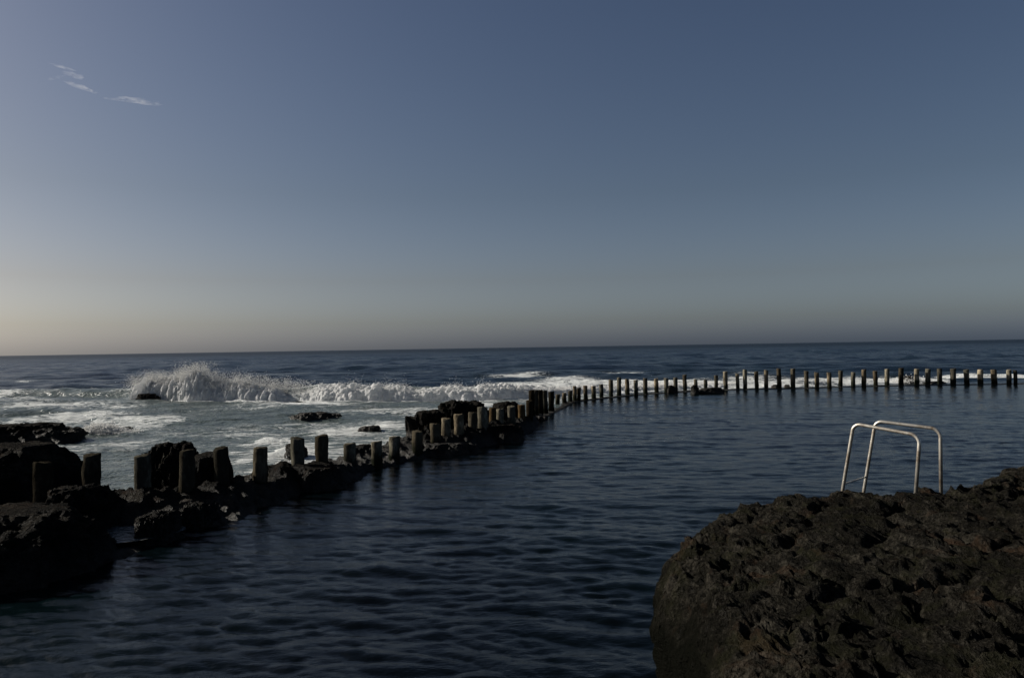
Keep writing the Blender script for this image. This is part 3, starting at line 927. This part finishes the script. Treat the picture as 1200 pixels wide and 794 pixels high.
rock(520, 520, 26.8, 80, 18, 1.2, 109, 'long dark rock at the pool edge below the close row of posts', rough=.35, sink=.3)
rock(632, 488, 38.6, 22, 8, 1.0, 113, 'small black rock in pool water at the foot of the tall black cluster', rough=.35, sink=.3)
rock(833, 454.5, 57.0, 30, 2.5, .9, 117, 'long low black rock around the feet of three short far posts', rough=.35, sink=.3)
rock(814, 451.5, 56.6, 8, 5, 0.7, 121, 'pointed black rock beside the shortest far posts', rough=.35, sink=.3)
rock(786, 452, 58.5, 11, 5, 0.8, 123, 'small dark rock in foam behind two posts left of the long low rock', rough=.35, sink=.3)
rock(909, 451, 63, 9, 4, .9, 127, 'tiny black rock in foam left of a tall far post', rough=.35, sink=.3)
rock(923, 451, 63.5, 8, 3.5, .8, 129, 'tiny black rock in foam between two tallest far posts', rough=.35, sink=.3)
rock(1096, 447, 66.5, 30, 3, 1.2, 133, 'low dark rock behind the far posts near the right', rough=.35, sink=.3)
rock(1064, 441, 68, 11, 8, 1.2, 137, 'small dark rock inside the low splash at the right', rough=.35, sink=.3)

# ------------------------------------------------------------------ right hand rock the photographer stands on
POLY = np.array([(-1.5, -4), (-1.5, 1.6), (0.3, 2.3), (0.80, 3.3), (0.95, 4.2), (1.02, 5.0), (1.08, 5.6), (1.05, 6.2), (1.08, 6.8), (1.35, 7.4), (1.85, 7.95), (2.45, 8.5), (3.2, 8.88), (4.1, 8.95), (4.9, 8.95), (5.4, 9.15), (6.1, 9.8), (7.3, 10.5), (9, 11.3), (14, 13), (22, 14), (22, -4)])


def poly_sd(P, A):
    n = len(A); best = np.full(len(P), 1e9); inside = np.zeros(len(P), bool)
    for i in range(n):
        a = A[i]; b = A[(i + 1) % n]; d = b - a
        t = np.clip(((P - a) @ d) / (d @ d), 0, 1)
        q = P - (a + t[:, None] * d)
        best = np.minimum(best, np.sqrt((q ** 2).sum(1)))
        if a[1] != b[1]:
            c = ((a[1] > P[:, 1]) != (b[1] > P[:, 1])) & (P[:, 0] < (b[0] - a[0]) * (P[:, 1] - a[1]) / (b[1] - a[1]) + a[0])
            inside ^= c
    return np.where(inside, best, -best)


def outcrop_height(x, y):
    P2 = np.stack([x, y], 1)
    Q = np.stack([x, y, x * 0], 1)
    d = poly_sd(P2, POLY) + fbm(Q * 0.8, 4, 201) * 0.16 + fbm(Q * 3.1, 3, 203) * 0.10
    zt = 2.03 + 0.02 * (x - 4) + np.where(x < 2.2, (x - 2.2) * 0.12, 0)
    w = np.interp(x, [0.5, 2.0, 4.0, 8.0], [0.5, 0.45, 0.4, 0.4])
    t = np.clip((d + 0.15) / (w + .15), -0.6, 1)
    S = np.where(t > 0, 1 - (1 - np.clip(t, 0, 1)) ** 2.2, t * 2.0)
    h = -0.6 + (zt + 0.6) * S
    bow = fbm(Q * 0.55 + 3, 3, 211) * 0.34
    f1, f21 = worley(Q * np.array([1.0, 1.3, 1]), 7)
    crack = -0.28 * np.exp(-(f21 / 0.10) ** 2) * (fbm(Q * 0.7, 2, 19) > -0.05)
    f1b, f21b = worley(Q * 3.4 + fbm(Q * 2, 2, 8)[:, None] * .6, 9)
    lum = (0.5 - f1) * 0.07 + (0.45 - f1b) * 0.06 + fbm(Q * np.array([1.5, 2.3, 1]), 6, 213, ridged=True, gain=.70) * 0.10 + fbm(Q * np.array([4.0, 5.5, 1]), 4, 219, ridged=True, gain=.65) * 0.055
    k = np.clip(S, 0.2, 1)
    rip = np.abs(fbm(Q * 5.5, 4, 217)) * -0.09
    h = h + (bow * .4 + crack * 0.25 + lum) * k + rip
    # thin lava-flow ledges
    st_ = 0.11; tt = (h + fbm(Q * 0.9 + 7, 4, 231) * 0.35 + x * 0.05) / st_
    fr = tt - np.floor(tt)
    led = (np.floor(tt) + sstep(0.55, 0.95, fr)) * st_ - tt * st_
    h = h + led * 0.75 * sstep(0.9, 1.0, S) * sstep(-0.25, 0.15, fbm(Q * 0.5 + 2, 3, 233))
    return h


def outcrop():
    st = 0.028
    xs = np.concatenate([np.arange(-1.9, 0.5, 0.06), np.arange(0.5, 2.2, 0.0115), np.arange(2.2, 8.2, st), np.arange(8.2, 22, 0.12)])
    ys = np.concatenate([np.arange(-4, 2.4, 0.09), np.arange(2.4, 11.6, st), np.arange(11.6, 15, 0.08)])
    GX, GY = np.meshgrid(xs, ys, indexing='ij'); x = GX.ravel(); y = GY.ravel()
    h = outcrop_height(x, y)
    # hollow where the photographer stands clear of the lens
    P = np.stack([x, y, h], 1)
    Q = P * 1.0
    P[:, 0] += fbm(Q * 2.4 + 9, 3, 222) * 0.20 * 1; P[:, 1] += fbm(Q * 2.4 + 19, 3, 223) * 0.20
    g1, g21 = worley(Q * np.array([2.6, 2.6, 4.5]) + fbm(Q * 1.5, 2, 66)[:, None], 31)
    rg = fbm(Q * np.array([5.0, 5.0, 8.0]), 5, 229, ridged=True, gain=.62)
    P[:, 0] -= (0.5 - g1) * 0.06 + rg * 0.06
    P[:, 0] += np.clip(1.35 - P[:, 2], 0, 1.2) * 0.30 * (x < 3)
    P[:, 2] += (0.5 - g1) * 0.045 + rg * 0.04
    P[:, 2] += fbm(Q * 8, 4, 225) * 0.09 + fbm(Q * 17, 3, 227, gain=.7) * 0.05
    F = grid_faces(len(xs), len(ys))[:, ::-1]
    keep = h[F].max(1) > -0.5
    F = F[keep]; used, inv = np.unique(F, return_inverse=True)
    return np_mesh('rocky_ground', P[used], inv.reshape(-1, 4))


tag(obj('rocky_ground', outcrop(), ROCK_R), 'dark brown lava outcrop in the right foreground', kind='structure')

# ------------------------------------------------------------------ pool ladder
def fillet(pts, rad, n=9):
    pts = [np.array(p, float) for p in pts]; out = [pts[0]]
    for a, b, c, r_ in zip(pts[:-2], pts[1:-1], pts[2:], rad):
        u = (a - b) / np.linalg.norm(a - b); v = (c - b) / np.linalg.norm(c - b)
        ang = math.acos(np.clip(u @ v, -1, 1)); t = r_ / math.tan(ang / 2)
        p0 = b + u * t; p1 = b + v * t
        cen = b + (u + v) / np.linalg.norm(u + v) * (r_ / math.sin(ang / 2))
        for k in range(n + 1):
            s = k / n; q = p0 * (1 - s) + p1 * s; d = q - cen
            out.append(cen + d / np.linalg.norm(d) * r_)
    out.append(pts[-1])
    return np.array(out)


def tube(path, rad, ns=16):
    path = np.asarray(path, float); T = np.gradient(path, axis=0); T /= np.linalg.norm(T, axis=1)[:, None]
    nrm = np.cross(T[0], [0.3, 0.2, 1.0]); nrm /= np.linalg.norm(nrm)
    V = []; n = len(path)
    for i in range(n):
        nrm = nrm - T[i] * (nrm @ T[i]); nrm /= np.linalg.norm(nrm); b = np.cross(T[i], nrm)
        for k in range(ns):
            a = 2 * PI * k / ns; V.append(path[i] + (nrm * math.cos(a) + b * math.sin(a)) * rad)
    F = []
    for i in range(n - 1):
        for k in range(ns): F.append((i * ns + k, i * ns + (k + 1) % ns, (i + 1) * ns + (k + 1) % ns, (i + 1) * ns + k))
    me = bpy.data.meshes.new('tube')
    me.from_pydata([tuple(v) for v in V], [], F + [tuple(range(ns))[::-1], tuple((n - 1) * ns + k for k in range(ns))])
    me.polygons.foreach_set('use_smooth', np.full(len(me.polygons), True)); me.update()
    return me


lad = bpy.data.objects.new('pool_ladder', None); C.objects.link(lad)
tag(lad, 'bent stainless steel pool ladder handrails standing on the right hand rock edge', 'pool ladder')
A_tl = at(1000.5, 496, 8.90); A_tr = at(1078, 510, 8.40); A_br = at(1074.4, 561, 8.40); A_bl = at(987.6, 573, 9.05)
B_tl = at(1026, 493, 9.30); B_tr = at(1102, 502.5, 8.86); B_br = at(1102.6, 561, 8.86); B_bl = at(1012, 577, 9.45)
lad.location = (A_tr[0], A_tr[1], A_br[2])
bpy.context.view_layer.update()
LL = np.array(lad.location)
legs = []
for tl, tr, br, bl in ((A_tl, A_tr, A_br, A_bl), (B_tl, B_tr, B_br, B_bl)):
    dn = (bl - tl); foot = tl + dn * ((tl[2] + 0.9) / -dn[2])
    ground_pt = br + (br - tr) * 0.5
    path = fillet([ground_pt, tr, tl, foot], [0.11, 0.09])
    me = tube(path - LL, 0.0205); me.name = 'handrail'
    obj('handrail', me, METAL, lad)
    legs.append((tl, dn))
for k, z in enumerate((2.07, 1.65, 1.3, 0.95, 0.6, 0.25, -0.1)):
    a = legs[0][0] + legs[0][1] * ((z - legs[0][0][2]) / legs[0][1][2]); b = legs[1][0] + legs[1][1] * ((z + (0.015 if k == 0 else 0) - legs[1][0][2]) / legs[1][1][2])
    me = tube(np.linspace(a, b, 5) - LL, 0.011 if k == 0 else 0.016, 10)
    obj('cross_bar' if k == 0 else 'rung', me, METAL, lad)

# ------------------------------------------------------------------ clouds: one thin wisp
def cloud():
    m, nt = new_mat('cloud_vapour')
    tc = nt.nodes.new('ShaderNodeTexCoord')
    mp = nt.nodes.new('ShaderNodeMapping'); mp.inputs['Scale'].default_value = (0.013, 0.013, 0.034); nt.links.new(tc.outputs['Object'], mp.inputs['Vector'])
    n = noise(nt, mp.outputs[0], 1.0, 5, 0.6, 0.8)
    pv = nt.nodes.new('ShaderNodeVolumePrincipled'); pv.inputs['Color'].default_value = (0.95, 0.96, 1, 1); pv.inputs['Anisotropy'].default_value = 0.3
    d = mathn(nt, 'MULTIPLY', mathn(nt, 'SUBTRACT', n, 0.45), 0.026)
    d = mathn(nt, 'MAXIMUM', d, 0.0); nt.links.new(d, pv.inputs['Density'])
    o = nt.nodes.new('ShaderNodeOutputMaterial'); nt.links.new(pv.outputs[0], o.inputs['Volume'])
    m.cycles.homogeneous_volume = False
    D = 4500.0
    v, f = ICO[4]
    Vs, Fs, k = [], [], 0
    for (x, y, wx, wy, tilt) in ((86, 88, 13, 4.5, .25), (68, 91, 11, 2.5, -.15), (92, 101, 16, 3.6, .3), (110, 108, 8, 2.8, .35), (130, 116, 11, 1.6, .15), (164, 118.5, 28, 2.8, .13), (74, 79, 14, 2, .3)):
        c = at(x, y, D); w = wx * D / FPX; h = wy * 0.75 * D / FPX
        q = v * (1 + fbm(v * 1.6 + x, 3, int(x))[:, None] * 0.8)
        q = q * np.array([w, w * 0.4, h])
        zx = q[:, 2] - q[:, 0] * math.tan(tilt)
        q = np.stack([q[:, 0], q[:, 1], zx], 1) + c
        Vs.append(q); Fs.append(f + k); k += len(v)
    c0 = at(110, 100, D)
    return obj('cloud', np_mesh('cloud', np.concatenate(Vs) - c0, np.concatenate(Fs)), m, None, c0)


tag(cloud(), 'thin white wisp of cloud high on the left of the sky', 'cloud', kind='structure')

# ------------------------------------------------------------------ light
SUN_AZ = R(-77)      # measured from straight ahead, to the left
SUN_EL = R(27)
w = bpy.data.worlds.new('World'); scene.world = w; w.use_nodes = True
nt = w.node_tree
sky = nt.nodes.new('ShaderNodeTexSky'); sky.sky_type = 'NISHITA'; sky.sun_disc = False
sky.sun_elevation = SUN_EL; sky.sun_rotation = SUN_AZ
sky.air_density = 1.0; sky.dust_density = 2.5; sky.ozone_density = 2.0; sky.altitude = 0
bg = nt.nodes['Background']; bg.inputs['Strength'].default_value = 0.052
tc = nt.nodes.new('ShaderNodeTexCoord'); sx = nt.nodes.new('ShaderNodeSeparateXYZ'); nt.links.new(tc.outputs['Generated'], sx.inputs[0])
tr = ramp(nt, [(0.0, (1.34, 1.62, 2.45)), (0.035, (1.09, 1.20, 1.53)), (0.09, (0.92, 0.90, 1.0)), (0.2, (0.76, 0.75, 0.79)), (0.45, (0.66, 0.67, 0.74)), (0.75, (0.42, 0.45, 0.46))])
nt.links.new(sx.outputs[2], tr.inputs[0])
mu = nt.nodes.new('ShaderNodeMix'); mu.data_type = 'RGBA'; mu.blend_type = 'MULTIPLY'; mu.inputs[0].default_value = 1.0
nt.links.new(sky.outputs[0], mu.inputs[6]); nt.links.new(tr.outputs[0], mu.inputs[7])
nt.links.new(mu.outputs[2], bg.inputs['Color'])
sd = bpy.data.lights.new('sun', 'SUN'); sd.energy = 5.0; sd.angle = R(0.53); sd.color = (1.0, 0.93, 0.82)
so = bpy.data.objects.new('sun', sd); C.objects.link(so)
dirv = Vector((math.sin(SUN_AZ) * math.cos(SUN_EL), math.cos(SUN_AZ) * math.cos(SUN_EL), math.sin(SUN_EL)))
so.rotation_euler = dirv.to_track_quat('Z', 'Y').to_euler(); so.location = (-20, 5, 30)

vs = scene.view_settings
vs.view_transform = 'Standard'; vs.look = 'None'; vs.exposure = 0.4; vs.gamma = 1.0; vs.use_curve_mapping = False
scene.render.engine = 'CYCLES'
scene.cycles.diffuse_bounces = 8; scene.cycles.transmission_bounces = 8; scene.cycles.max_bounces = 12
scene.render.resolution_x = 1024; scene.render.resolution_y = 677
